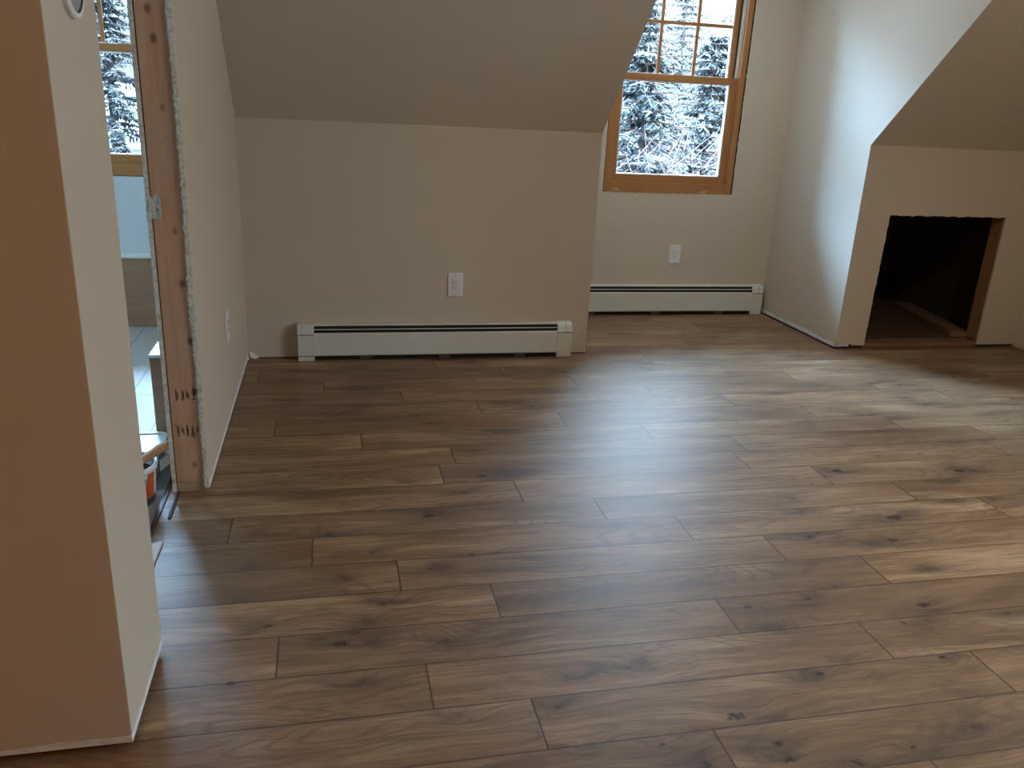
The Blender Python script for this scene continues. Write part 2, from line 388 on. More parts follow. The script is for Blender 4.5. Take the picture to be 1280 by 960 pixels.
# subfloor and bathroom tile floor
struct('floor_base', MB().box(XB-.2, X3+.2, YB-.2, W+.15, -0.25, -0.012), M_atticfloor)
def tile_mat():
    m = mat('bathroom_tile', (0.55, 0.56, 0.56), 0.5); n = N(m)
    b = n.n('TexBrick'); b.inputs['Scale'].default_value = 1.0; b.inputs['Brick Width'].default_value = 0.9; b.inputs['Row Height'].default_value = 0.1675
    b.inputs['Mortar Size'].default_value = 0.003; b.inputs['Color1'].default_value = (0.52, 0.50, 0.47, 1); b.inputs['Color2'].default_value = (0.44, 0.42, 0.39, 1)
    b.inputs['Mortar'].default_value = (0.16, 0.15, 0.14, 1)
    mp = n.coord('Object', (1, 1, 1), (0.2155, 0.3, 0)); ro = n.n('VectorRotate', rotation_type='Z_AXIS'); ro.inputs['Angle'].default_value = R(90)
    n.l(mp, ro.inputs['Vector']); n.l(ro.outputs[0], b.inputs['Vector'])
    g = n.noise(n.coord('Object', (30, 3, 1)), 1.5, 4)
    c = n.mix(n.math('MULTIPLY', g, 0.5), b.outputs['Color'], (0.30, 0.28, 0.26)); n.l(c, n.p.inputs['Base Color']); return m
struct('floor_bathroom', MB().box(XB, -0.568, Y2+.02, YW, -0.012, 0.0), tile_mat())

# ------------------------------------------------------------------ walls
def hole_boxes(mb, x0, x1, y0, y1, z0, z1, hx0, hx1, hz0, hz1):
    mb.box(x0, hx0, y0, y1, z0, z1); mb.box(hx1, x1, y0, y1, z0, z1)
    if hz0 > z0: mb.box(hx0, hx1, y0, y1, z0, hz0)
    if z1 > hz1: mb.box(hx0, hx1, y0, y1, hz1, z1)
    return mb

# front wall left of the doorway: face towards the camera at Y1
wl = MB()
wl.prism([(XB-.1, Y1), (XL, Y1), (XL, Y2), (PB, Y2), (PB, Y1+.12), (XB-.1, Y1+.12)], 'z', 0.014, ZC)
struct('wall_front', wl, M_wallb, bevel=0.002)
# partition beyond the doorway, with its raking top under the slope, door head above
wp = MB()
wp.prism([(Y3, 0.010), (K, 0.010), (K, ZK), (YC, ZC), (Y3, ZC)], 'x', XL-DW, XL)
wp.prism([(Y3, 0.0), (W, 0.0), (W, ZC), (Y3, ZC)], 'x', PB, PB+0.0135)
wp.box(PB+.0135, XL-DW, Y3+.04, W, 0.0, 1.0)
wp.prism([(Y3+.04, 1.0), (K, 1.0), (K, ZK), (YC, ZC), (Y3+.04, ZC)], 'x', PB+.0135, XL-DW)
wp.box(PB, XL, Y2, Y3, 2.06, ZC)
struct('wall_left', wp, M_wallb)
# knee wall, left bay and right bay (with the rough access hole)
struct('wall_knee_left', MB().box(XL, X1, K, K+DW, 0.006, ZK), M_wall)
HX0, HX1, HZ0, HZ1 = 3.205, 4.012, 0.03, 0.815
kr = MB()
kr.box(HX1, X3, K, K+DW, 0.014, ZK); kr.box(HX0, HX1, K, K+DW, HZ1, ZK)
# left cheek of the hole with a ragged cut edge
random.seed(8)
edge = [(HX0+.012*math.sin(0)+random.uniform(-.002, .002) + (0.012*(z/.815)) - .006, z) for z in np.linspace(0.02, HZ1, 40)]
kr.prism([(X2, 0.012)] + [(X2+.03, .030), (X2+.07, .036), (X2+.12, .022)] + edge + [(HX0, HZ1), (HX0, ZK), (X2, ZK)], 'y', K, K+DW)
# ragged lower lip of the header
lip = [(x, HZ1 - .001 - abs(random.gauss(0, .0035))) for x in np.linspace(HX0+.010, HX1, 60)]
kr.prism([(HX0+.010, HZ1)] + lip + [(HX1, HZ1)], 'y', K, K+DW)
struct('wall_knee_right', kr, M_wallt)
# framing behind the knee walls
fr = MB()
fr.box(XL, X1-.1, K+DW, K+.10, -.01, 0.038); fr.box(X2+.1, HX0+.0, K+DW, K+.10, -.01, 0.038); fr.box(HX1, X3, K+DW, K+.10, -.01, 0.038)
for x in (XL+.05, .1, .55, 1.0): fr.box(x, x+.038, K+DW, K+.10, 0.038, 1.2)
for x in (HX0-.055,): fr.box(x, x+.038, K+DW, K+.10, 0.038, 1.2)
fr.box(HX0-.055, HX1+.04, K+DW, K+.10, HZ1+.01, HZ1+.10)
struct('wall_knee_framing', fr, M_atticwood)
# dormer: cheeks, window wall, lid
ck = [(K+DW, 0.010), (W, 0.010), (W, ZC), (YC, ZC), (K, ZK), (K+DW, ZK)]
struct('wall_dormer_left', MB().prism(ck, 'x', X1-.1, X1), M_wall)
struct('wall_dormer_right', MB().prism(ck, 'x', X2, X2+.1), M_wallb)
WX0, WX1, WZ0, WZ1 = 1.750, 2.668, 0.812, 2.26
ww = MB(); hole_boxes(ww, X1-.1, X2+.1, W, W+.15, -.05, ZC+.1, WX0, WX1, WZ0, WZ1)
struct('wall_window', ww, M_wall)
# sloped ceilings and flat ceiling
def slope(x0, x1):
    mb = MB(); t = 0.02
    mb.prism([(K, ZK), (K+.15, ZK), (K+.15, ZK+.14-.15*TS+.12), (YC, ZC+.2), (YC, ZC)], 'x', x0, x1); return mb
s1 = slope(XL, X1-.1); s1.prism([(K, ZK), (K+.15, ZK), (K+.15, ZK+.12), (YC, ZC+.2), (YC, ZC)], 'x', X2+.1, X3+.1)
struct('ceiling_slope', s1, M_wall)
cl = MB(); cl.box(XB-.1, X3+.1, YB-.1, YC, ZC, ZC+.15); cl.box(X1-.1, X2+.1, YC, W+.15, ZC, ZC+.15); cl.box(XB-.1, PB+.1, YC, YW+.15, ZC, ZC+.15)
struct('ceiling', cl, M_wall)
# right gable wall with an added, unseen window for side light; back wall; far left wall
GY0, GY1, GZ0, GZ1 = 0.0, 1.45, 0.80, 2.2
rw = MB()
rw.box(X3, X3+.15, YB-.1, GY0, -.05, ZC); rw.box(X3, X3+.15, GY1, 6.1, -.05, ZC)
rw.box(X3, X3+.15, GY0, GY1, -.05, GZ0); rw.box(X3, X3+.15, GY0, GY1, GZ1, ZC)
struct('wall_right', rw, M_wall)
struct('wall_back', MB().box(XB-.1, X3, YB-.1, YB, -.05, ZC), M_wall)
struct('wall_far_left', MB().box(XB-.1, XB, YB, YW, -.05, ZC), M_wall)
# bathroom
BX0, BX1, BZ0, BZ1 = -1.484, -0.612, 0.838, 2.24
bw = MB(); hole_boxes(bw, XB, PB, YW, YW+.15, -.05, ZC+.1, BX0, BX1, BZ0, BZ1)
struct('wall_bathroom', bw, M_bath)
struct('wall_bathroom_lining', MB().box(XB, PB, Y1+.121, Y2+.02, 0, ZC), M_bath)

# ------------------------------------------------------------------ attic behind the access hole
af = MB()
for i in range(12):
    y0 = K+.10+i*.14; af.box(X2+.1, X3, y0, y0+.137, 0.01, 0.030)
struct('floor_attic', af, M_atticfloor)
roofp = lambda y: ZK+.25-(y-K)*.96
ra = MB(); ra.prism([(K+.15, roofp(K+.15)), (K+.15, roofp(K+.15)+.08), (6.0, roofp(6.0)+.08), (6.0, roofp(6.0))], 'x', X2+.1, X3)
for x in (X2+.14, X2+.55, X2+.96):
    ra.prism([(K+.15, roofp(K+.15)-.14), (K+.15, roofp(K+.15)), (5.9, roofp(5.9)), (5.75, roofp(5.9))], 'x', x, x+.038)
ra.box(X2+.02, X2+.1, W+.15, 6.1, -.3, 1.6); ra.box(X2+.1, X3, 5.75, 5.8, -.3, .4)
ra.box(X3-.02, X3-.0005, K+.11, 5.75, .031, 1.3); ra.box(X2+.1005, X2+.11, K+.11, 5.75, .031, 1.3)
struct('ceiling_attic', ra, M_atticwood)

def thing(name, loc, label, cat, rz=0, group=None): return empty(name, loc, rz, label=label, cat=cat, group=group)

# jamb stud, sill plate and loose board of the hole
st = MB().box(HX1, HX1+.038, K+DW, K+.108, 0.030, 1.15)
tag(st.build('jamb_stud', M_jamb, origin=(HX1+.019, K+.06, .03), bevel=.002), 'rough brown stud lining the right edge of the dark access hole', 'stud')
pl = empty('sill_plate', ((HX0+HX1)/2, K+.05, 0), label='low brown wooden plate across the foot of the access hole', cat='plate')
ox = (HX0+HX1)/2
for a, b, dz in ((HX0-.01, 3.395, .000), (3.397, 3.70, .004), (3.702, HX1, .001)):
    MB().box(a-ox, b-ox, -.042, .050, .001, .030+dz).build('plank', M_darkplate, pl, bevel=.002)
lb = empty('loose_board', (4.0, 4.45, 0.031), R(0), label='loose length of lumber lying on the attic boards inside the access hole', cat='board')
lb.rotation_euler = (0, 0, R(-13))
tag(MB().box(-.075, .045, -.06, .80, 0, .038).build('board_face', M_lumber, lb, bevel=.003))
# drop the needless child: one board is one mesh
_c = lb.children[0] if lb.children else None
_c.parent = None; _c.name = 'loose_board'; _c.location = lb.location; _c.rotation_euler = lb.rotation_euler
for k in ('label', 'category'): _c[k] = lb[k]
bpy.data.objects.remove(lb, do_unlink=True); _c.name = 'loose_board'

# ------------------------------------------------------------------ windows (local: x along wall, y outwards, z up from the opening's foot)
def make_window(root, w_, h_, rail_z, dark_gap=True):
    fw_ = .037; g = .004
    fr_ = MB()
    fr_.box(g, g+fw_, -.002, .14, g, h_-g); fr_.box(w_-g-.010-fw_, w_-g-.010, -.002, .14, g, h_-g)
    x0, x1 = g+fw_, w_-g-.010-fw_
    o = fr_.build('window_frame', M_pinez, root, bevel=.002)
    hd = MB(); hd.box(x0, x1, -.002, .14, h_-g-.04, h_-g); hd.box(x0, x1, -.003, .14, g, .068)
    hd.build('frame_rail', M_pine, root, bevel=.002)
    # pale end-grain plugs in the lower rail (repair wedges)
    zb, zt = .068, h_-g-.04
    zr = rail_z
    def sash(name, y0, y1, za, zc, st_, rb, rt_, grid):
        s = MB(); s.box(x0, x0+st_, y0, y1, za, zc); s.box(x1-st_, x1, y0, y1, za, zc)
        so = s.build(name, M_pinez, root, bevel=.0015)
        r_ = MB(); r_.box(x0+st_, x1-st_, y0, y1, za, za+rb); r_.box(x0+st_, x1-st_, y0, y1, zc-rt_, zc)
        r_.build('sash_rail', M_pine, so, bevel=.0015)
        gx0, gx1, gz0, gz1 = x0+st_, x1-st_, za+rb, zc-rt_
        bd = MB(); t = .006
        bd.box(gx0, gx0+t, y0+.006, y1-.004, gz0, gz1); bd.box(gx1-t, gx1, y0+.006, y1-.004, gz0, gz1)
        bd.box(gx0+t, gx1-t, y0+.006, y1-.004, gz0, gz0+t); bd.box(gx0+t, gx1-t, y0+.006, y1-.004, gz1-t, gz1)
        bd.build('glazing_bead', M_bead, so)
        ym = (y0+y1)/2
        MB().box(gx0+.003, gx1-.003, ym+.004, ym+.008, gz0+.003, gz1-.003).build('pane', M_glass, so)
        if grid:
            for k in (1, 2):
                xm = gx0+(gx1-gx0)*k/3
                MB().box(xm-.010, xm+.010, ym-.010, ym+.003, gz0+t, gz1-t).build('muntin', M_pinez, so, bevel=.002)
            zm = grid
            a = gx0+t
            for k in range(3):
                xa = gx0+(gx1-gx0)*k/3+(.0101 if k else t); xb = gx0+(gx1-gx0)*(k+1)/3-(.0101 if k < 2 else t)
                MB().box(xa, xb, ym-.009, ym+.003, zm-.010, zm+.010).build('muntin', M_pine, so, bevel=.002)
        return so
    sash('lower_sash', .030, .066, zb, zr+.036, .047, .046, .040, None)
    sash('upper_sash', .072, .106, zr, zt, .047, .036, .045, zr+.036+(zt-.045-zr-.036)/2)
    ln = MB()
    ln.box(x0, x0+.010, .028, .071, zr+.038, zt); ln.box(x1-.010, x1, .028, .071, zr+.038, zt)
    ln.build('jamb_liner', M_liner, root)
    ws = MB(); ws.box(x0+.010, x0+.016, .060, .071, zr+.038, zt); ws.box(x1-.016, x1-.010, .060, .071, zr+.038, zt)
    ws.build('weather_strip', M_strip, root)
    lk = MB(); xm = (x0+x1)/2; lk.box(xm-.03, xm+.03, .036, .062, zr+.0365, zr+.044); lk.tube([(xm-.004, .049, zr+.044), (xm-.004, .049, zr+.056)], .011, 12); lk.box(xm-.004, xm+.034, .044, .054, zr+.050, zr+.056)
    lk.build('sash_lock', M_chrome, root, bevel=.001)
    sl = MB(); sl.box(x0, x1, .120, .21, -.01, .03); sl.build('outer_sill', M_bead, root)
    return root
wn = empty('window_1', (WX0, W, WZ0), kind='structure')
make_window(wn, WX1-WX0, WZ1-WZ0, 0.696+.006)
# pale wedges and black strips painting the shade in the gap round the frame
pg = MB(); pg.prism([(.078, .012), (.112, .012), (.098, .030), (.062, .030)], 'y', -.0046, -.0020); pg.prism([(.668, .010), (.722, .010), (.742, .028), (.700, .028)], 'y', -.0046, -.0020)
pg.build('wood_plug', M_platewood, wn)
fo = MB(); ww_, hh_ = WX1-WX0, WZ1-WZ0
fo.box(.0, .004, .003, .13, 0, hh_); fo.box(ww_-.0138, ww_, .004, .13, 0, hh_); fo.box(.004, ww_-.008, .004, .13, 0, .004)
fo.build('gap_shade', M_black, wn)
# torn drywall lip beside the gap
random.seed(11)
tl = MB(); pts = [(ww_+.0005, z) for z in np.linspace(0, hh_, 2)][::-1] + [(ww_-.002-abs(random.gauss(0, .0015)), z) for z in np.linspace(0, hh_, 70)]
tl.prism(pts, 'y', -.0015, .010); tl.prism([(0, .0), (ww_, .0)] + [(x, .0035+random.uniform(-.002, .001)) for x in np.linspace(ww_, 0, 50)], 'y', -.0025, .010)
tl.build('torn_drywall_lip', M_dry, wn)
bn = empty('window_2', (BX0, YW, BZ0), kind='structure')
make_window(bn, BX1-BX0, BZ1-BZ0, 0.650+.006)
gn = empty('added_window', (X3, GY1, GZ0), R(-90), kind='structure')  # added window, out of view, letting in light from the right
make_window(gn, GY1-GY0, GZ1-GZ0, 0.68)

# ------------------------------------------------------------------ bathroom fittings
tb = thing('tub_deck', (-1.6, 4.99, 0), 'brown boxed ledge with white top under the bathroom window', 'tub deck')
MB().box(-1.3, 1.045, -.042, .078, 0.001, .396).build('front_panel', M_brown, tb, bevel=.002)
MB().box(-1.3, 1.045, -.048, .078, .397, .411).build('white_ledge', M_whitetop, tb, bevel=.002)
hb = thing('shower_curb_wall', (-.60, 3.15, 0), 'short brown half wall with white cap just inside the doorway', 'half wall')
MB().box(-.049, .052, -.085, .30, 0.001, .377).build('panel', M_brown, hb, bevel=.002)
MB().box(-.051, .052, -.090, .30, .378, .390).build('white_cap', M_whitetop, hb, bevel=.002)

# ------------------------------------------------------------------ doorway stud, torn drywall edges
sx0, sx1 = PB+.0135+.003, XL-DW-.0005
sd = thing('door_stud', ((sx0+sx1)/2, Y3+.02, 0), 'bare reddish wooden stud facing the camera at the end of the left wall', 'stud')
ox, oy = (sx0+sx1)/2, Y3+.02
MB().box(sx0-ox, sx1-ox, -.02, .018, .037, 2.06).build('timber', M_stud, sd, bevel=.002)
MB().box(sx0-ox, sx1-ox, -.019, .018, .001, .036).build('bottom_plate', M_platewood, sd, bevel=.002)
MB().box(PB+.0135-ox, sx0-ox-.0002, -.010, .018, .001, 2.06).build('shadow_gap', M_black, sd)
# smudged ink stamps, two lines of unreadable upright marks
random.seed(21)
def stamp(x0, x1, z0, z1, n_):
    mb = MB()
    for i in range(n_):
        x = x0+(x1-x0)*(i+.5)/n_; q = (x1-x0)/n_
        for _ in range(3):
            a = x+random.uniform(-.35, .2)*q; za = random.uniform(z0, z0+(z1-z0)*.4); zb = random.uniform(z0+(z1-z0)*.6, z1)
            mb.box(a, a+q*.16, -.0207, -.0200, za, zb)
        if random.random() < .7:
            zz = random.uniform(z0, z1*.5+z0*.5); mb.box(x-.3*q, x+.3*q, -.0207, -.0200, zz, zz+.004)
    return mb
stamp_m = mat('stamp_ink', (0.17, 0.08, 0.05), 0.8)
stamp(-.034, .040, .205, .248, 5).build('ink_stamp', stamp_m, sd)
stamp(-.032, .040, .330, .374, 4).build('ink_stamp', stamp_m, sd)
# torn edge of the drywall, room side and bathroom side
random.seed(4)
te = MB(); zs = np.linspace(.012, 2.05, 260)
pl_ = [(XL-DW-.0015-abs(random.gauss(0, .0028))+.003*math.sin(z*7), z) for z in zs]
te.prism([(XL-.0006, 2.05), (XL-.0006, .012)] + pl_, 'y', Y3-.006, Y3+.001)
for _ in range(420):
    z = random.uniform(.02, 2.04); x = XL-DW*random.uniform(.55, 1.15); r_ = random.uniform(.0008, .003)
    te.box(x-r_, x+r_, Y3-.007-r_, Y3-.002, z-r_*1.4, z+r_*1.4)
e1 = te.build('torn_drywall_edge', M_dry, None, origin=(XL, Y3, 0))
tag(e1, 'crumbling white drywall edge running down the right side of the bare door stud', 'drywall edge')
te = MB(); zs = np.linspace(.06, 2.05, 120)
te.prism([(PB+.0128, 2.05), (PB+.0128, .03)] + [(PB+.0004+random.uniform(0, .002), z) for z in zs], 'y', Y3-.006, Y3-.0005)
e2 = te.build('cut_drywall_edge', M_dry, None, origin=(PB, Y3, 0))
tag(e2, 'straight pale drywall edge running down the left side of the bare door stud', 'drywall edge')
# torn paper flap
fl_ = bmesh.new(); random.seed(6)
out = [(-.542, .925), (-.5385, .99), (-.531, 1.003), (-.523, .993), (-.516, .998), (-.506, 1.006), (-.499, 1.000), (-.496, .985), (-.497, .966), (-.502, .964), (-.495, .958), (-.496, .944), (-.499, .930), (-.504, .924), (-.510, .932), (-.520, .929), (-.530, .930)]
mb = MB(); c_ = (-.520, .962)
ring0 = [(x, Y3-.008-.004*random.random()-.010*max(0, (x+.52)/.025), z) for x, z in out]
ring1 = [(c_[0]+(x-c_[0])*.5, Y3-.010-.005*random.random(), c_[1]+(z-c_[1])*.5) for x, z in out]
n_ = len(out); vs = ring0+ring1+[(c_[0], Y3-.014, c_[1])]
fs = [(i, (i+1) % n_, n_+(i+1) % n_, n_+i) for i in range(n_)] + [(n_+i, n_+(i+1) % n_, 2*n_) for i in range(n_)]
vs2 = [(x, y+.0035, z) for x, y, z in vs]; m_ = len(vs)
fs += [tuple(j+m_ for j in f)[::-1] for f in fs] + [(i, i+m_, (i+1) % n_+m_, (i+1) % n_) for i in range(n_)]
mb.add(vs, []); mb.v = vs+vs2; mb.f = fs; mb.m = [0]*len(fs)
o = mb.build('torn_paper_flap', M_dry, None, origin=(c_[0], Y3, c_[1])); tag(o, 'ragged flap of torn drywall paper curling over the bare door stud', 'paper flap')

# ------------------------------------------------------------------ baseboard heaters
def make_heater(root, L_, H_, cap_l, cap_r, cl_=.083, cr_=.083):
    """local: x 0..L, wall at y=0, room towards -y, z up"""
    D = .066; s = H_/.193
    a = cl_ if cap_l else 0; b = L_-(cr_ if cap_r else 0)
    # back plate + top lip
    MB().prism([(-.001, .02), (-.001, H_), (-.034, H_), (-.042, H_-.002*s), (-.044, H_-.007*s), (-.041, H_-.0065*s), (-.034, H_-.003), (-.006, H_-.003), (-.006, .02)], 'x', a, b).build('back_panel', M_heater, root)
    MB().box(a, b, -.040, -.007, .012, H_-.030).build('fin_element', M_dark, root)
    # damper bar between the two slots
    MB().prism([(-.051, H_-.0235*s), (-.0535, H_-.0215*s), (-.0555, H_-.0250*s), (-.053, H_-.0265*s)], 'x', a, b).build('damper', M_heater, root)
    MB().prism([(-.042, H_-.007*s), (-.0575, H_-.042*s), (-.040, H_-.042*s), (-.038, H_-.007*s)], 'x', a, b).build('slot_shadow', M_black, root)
    MB().prism([(-.059, H_-.041*s), (-.0635, H_-.0415*s), (-D, H_-.047*s), (-D, .032), (-.062, .026), (-.056, .026), (-.062, .036), (-.062, H_-.046*s)], 'x', a, b).build('front_panel', M_heater, root)
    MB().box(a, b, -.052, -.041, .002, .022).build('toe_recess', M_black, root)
    for k in range(3):
        x = a+(b-a)*(.18+.32*k); MB().box(x, x+.06, -.056, -.053, .004, .024).build('bracket', M_fin, root)
    prof = [(-.001, 0.001), (-.001, H_+.003), (-.038, H_+.003), (-.052, H_-.002), (-.059, H_-.014), (-.069, H_-.045*s), (-.069, 0.001)]
    for on, x0, x1, sgn in ((cap_l, 0, cl_, 1), (cap_r, L_-cr_, L_, -1)):
        if not on: continue
        cp = MB().prism(prof, 'x', x0, x1).build('end_cap', M_heater, root, bevel=.0025)
        MB().box(x0-.0006, x1+.0006, -.0702, -.069, H_-.050*s, H_-.047*s).build('seam', M_dark, cp)
        if sgn == 1: MB().box(x0-.0006, x1+.0006, -.0702, -.069, .027, .0295).build('seam', M_dark, cp)
        gg = MB().prism([(-.0385, H_+.0034), (-.0525, H_-.0016), (-.0595, H_-.0136), (-.0699, H_-.045*s), (-.0701, H_-.047*s), (-.067, H_-.047*s), (-.056, H_-.015), (-.038, H_+.001)], 'x', x0+.048 if sgn == -1 else x0+.022, (x0+.050) if sgn == -1 else x0+.0235)
        gg.build('cap_joint', M_dark, cp)
h1 = thing('baseboard_heater', (-.170, K-.001, 0), 'cream metal baseboard heater with two end caps below the knee wall outlet', 'heater', group=None)
make_heater(h1, 1.474, .190, True, True, .083, .083)
h2 = thing('baseboard_heater', (X1+.002, W-.001, 0), 'cream metal baseboard heater under the dormer window, right end cap showing', 'heater')
make_heater(h2, 2.967-X1-.002, .203, False, True, cr_=.080)

# ------------------------------------------------------------------ outlets
def make_outlet(root):
    MB().box(-.040, .040, -.006, 0, -.063, .063).build('cover_plate', M_plastic, root, bevel=.0025)
    ins = MB().box(-.0168, .0168, -.0085, -.006, -.0335, .0335).build('socket_insert', M_plastic, root, bevel=.001)
    MB().box(-.0182, -.0169, -.0065, -.0058, -.035, .035).box(.0169, .0182, -.0065, -.0058, -.035, .035).build('insert_gap', M_grey, ins)
    for zc in (.0165, -.0165):
        s = MB(); s.box(-.0078, -.0054, -.0092, -.0084, zc-.001, zc+.0075); s.box(.0050, .0072, -.0092, -.0084, zc, zc+.007)
        s.tube([(0, -.0092, zc-.0075), (0, -.0084, zc-.0075)], .0028, 12)
        s.build('socket_holes', M_slot, ins)
    for zc in (.052, -.052): MB().tube([(0, -.0068, zc), (0, -.0058, zc)], .0028, 12).build('screw', M_grey, root)
    return root
make_outlet(thing('wall_outlet', (.6545, K-.0005, .3945), 'white double wall outlet above the knee wall heater', 'outlet'))
make_outlet(thing('wall_outlet', (2.300, W-.0005, .411), 'white double wall outlet below the dormer window', 'outlet'))
ol = thing('wall_outlet', (XL+.0005, 3.457, .392), 'white wall outlet seen edge-on on the left partition wall', 'outlet', rz=R(90)); make_outlet(ol)

# round thermostat on the near wall
th = thing('round_thermostat', (XL+.0005, 1.663, 1.470), 'round white rimmed grey wall fitting at the top left, cut by the frame', 'thermostat')
def disc(r0, r1, d0, d1, name, m, parent):
    mb = MB(); n = 48; vs = []
    for (r, d) in ((r0, d0), (r0, d1*.7), (r0-.003, d1), (max(r1, .0001), d1)):
        for k in range(n): t = 2*math.pi*k/n; vs.append((d, r*math.cos(t), r*math.sin(t)))
    fs = [(i*n+k, i*n+(k+1) % n, (i+1)*n+(k+1) % n, (i+1)*n+k) for i in range(3) for k in range(n)]
    if r1 <= .001: fs.append(tuple(range(3*n, 4*n)))
    mb.add(vs, fs); return mb.build(name, m, parent, smooth=False)
disc(.060, .050, 0, .010, 'rim', M_plastic, th); disc(.0505, 0, 0, .007, 'face', M_grey, th)

# ------------------------------------------------------------------ threshold and clutter in the doorway
trim = MB().box(-.568, -.553, Y2+.02, 3.0, -.011, .006)
struct('trim_1', trim, mat('threshold_bronze', (0.05, 0.04, 0.035), 0.4), bevel=.002)
o = MB().box(-.526, -.517, 2.52, 2.712, .0005, .006).build('dark_gap_line', mat('dark_strip', (0.05, 0.035, 0.03), 0.6), None, bevel=.001, origin=(-.52, 2.6, 0)); tag(o, 'thin dark strip marking a dark gap line in the boards in front of the door stud', 'strip')  # raised strip standing in for a dark gap between boards
o = MB().prism([(-.548, 2.10), (-.520, 2.10), (-.513, 2.365), (-.546, 2.35)], 'z', .0005, .010).build('white_offcut', mat('white_scrap', (.62, .60, .57), .7), None, bevel=.001, origin=(-.53, 2.2, 0)); tag(o, 'flat white scrap lying in the doorway beside the near jamb', 'scrap')

# pail with printed label
def pail_mat():
    m = mat('printed_pail', (.7, .7, .7), .4); n = N(m); s = n.n('SeparateXYZ'); n.l(n.coord('Object'), s.inputs[0])
    an = n.math('ARCTAN2', s.outputs['Y'], s.outputs['X'])
    z = s.outputs['Z']
    rag = n.math('ADD', an, n.math('MULTIPLY', z, -2.2))
    orange = n.math('MULTIPLY', n.math('GREATER_THAN', rag, -.78), n.math('LESS_THAN', an, -.16))
    blue = n.math('MULTIPLY', n.math('LESS_THAN', rag, -.78), n.math('LESS_THAN', z, .105))
    oc = n.mix(n.ramp(n.noise(n.coord('Object'), 30, 3), [(.4, 0.), (.6, 1.)]), (.58, .10, .02), (.40, .06, .02))
    c = n.mix(blue, (.62, .66, .68), (.16, .34, .52)); c = n.mix(orange, c, oc)
    c = n.mix(n.math('LESS_THAN', z, .03), c, (.05, .05, .06))  # shadow round the pail's foot, put into the colour
    n.l(c, n.p.inputs['Base Color']); return m
M_pail = pail_mat()
pr_ = thing('printed_pail', (-.685, 2.665, 0.0), 'white pail with orange and blue printed side on the bathroom threshold', 'pail')
MB().lathe([(.0, .002), (.094, .002), (.097, .004), (.108, .128), (.105, .130), (.094, .010), (0, .009)], 56).build('body', M_pail, pr_, smooth=True)
MB().lathe([(.1085, .120), (.113, .121), (.114, .136), (.111, .139), (.103, .139), (.102, .130), (.108, .128)], 56).build('rim', M_plastic, pr_, smooth=True)
MB().lathe([(.0, .100), (.1015, .100), (.1010, .092), (0, .092)], 40).build('contents', M_dark, pr_)
tu = thing('plastic_tub', (-.735, 2.905, 0.0), 'pale translucent plastic tub behind the printed pail', 'tub')
def rrect(hx, hy, r, z, n=6):
    return [(sx*(hx-r)+r*math.cos(t), sy*(hy-r)+r*math.sin(t), z) for sx, sy, t0 in ((1, 1, 0), (-1, 1, 90), (-1, -1, 180), (1, -1, 270)) for t in [R(t0+90*i/n) for i in range(n+1)]]
M_tub = mat('tub_plastic', (.45, .52, .56), .3); M_tub.node_tree.nodes['Principled BSDF'].inputs['Transmission Weight'].default_value = .25
def loft(rings):
    mb = MB(); n = len(rings[0]); vs = [p for r in rings for p in r]
    fs = [(i*n+k, i*n+(k+1) % n, (i+1)*n+(k+1) % n, (i+1)*n+k) for i in range(len(rings)-1) for k in range(n)] + [tuple(range(n))[::-1], tuple(range((len(rings)-1)*n, len(rings)*n))]
    mb.add(vs, fs); return mb
loft([rrect(.118, .10, .03, .001), rrect(.130, .112, .035, .098), rrect(.126, .108, .033, .098), rrect(.113, .095, .028, .008)]).build('body', M_tub, tu, smooth=False)
loft([rrect(.131, .113, .035, .090), rrect(.139, .121, .04, .090), rrect(.140, .122, .04, .104), rrect(.127, .109, .034, .104), rrect(.126, .108, .034, .099)]).build('rim', M_plastic, tu)
kn_ = thing('putty_knife', (-.60, 2.61, .1555), 'putty knife with round wooden handle lying across the pail rim', 'putty knife')
kd = [(-.070, -.150, .012), (-.045, -.09, .013), (-.01, -.01, .015), (.025, .07, .016), (.050, .125, .0165), (.0565, .138, .0165)]
MB().tube([(x, y, z) for x, y, z in kd], [.0105, .013, .0135, .0145, .0155, .012], 16).build('handle', M_handle, kn_, smooth=True)
MB().prism([(.040, .045), (.064, .122), (.060, .124), (.036, .047)], 'z', -.046, -.008).build('blade', M_steel, kn_, bevel=.001)
# white rag
rg = MB(); random.seed(3)
rg.tube([(-.532, 2.765, .170), (-.530, 2.757, .175), (-.535, 2.742, .165), (-.541, 2.728, .155), (-.548, 2.715, .1485)], [.006, .010, .009, .007, .009], 10)
rgo = rg.build('white_rag', mat('rag_cloth', (.74, .72, .70), .9), None, smooth=True, origin=(-.54, 2.74, .13)); tag(rgo, 'small twist of white rag hanging by the putty knife handle end', 'rag')
# curled paper scrap in the corner
ps = MB(); ps.add([(XL+.004, K-.02, .045), (XL+.03, K-.012, .030), (XL+.055, K-.010, .008), (XL+.035, K-.02, .002), (XL+.012, K-.03, .012)], [(0, 1, 2, 3, 4)])
ps.add([(XL+.004, K-.017, .045), (XL+.03, K-.009, .030), (XL+.055, K-.007, .008), (XL+.035, K-.017, .002), (XL+.012, K-.027, .012)], [(4, 3, 2, 1, 0)])
ps.f += [(i, (i+1) % 5, 5+(i+1) % 5, 5+i) for i in range(5)]; ps.m += [0]*5
tag(ps.build('paper_scrap', mat('scrap_paper', (.66, .64, .62), .8), None, origin=(XL+.03, K-.02, 0)), 'crumpled white paper scrap on the floor in the far left corner', 'scrap')

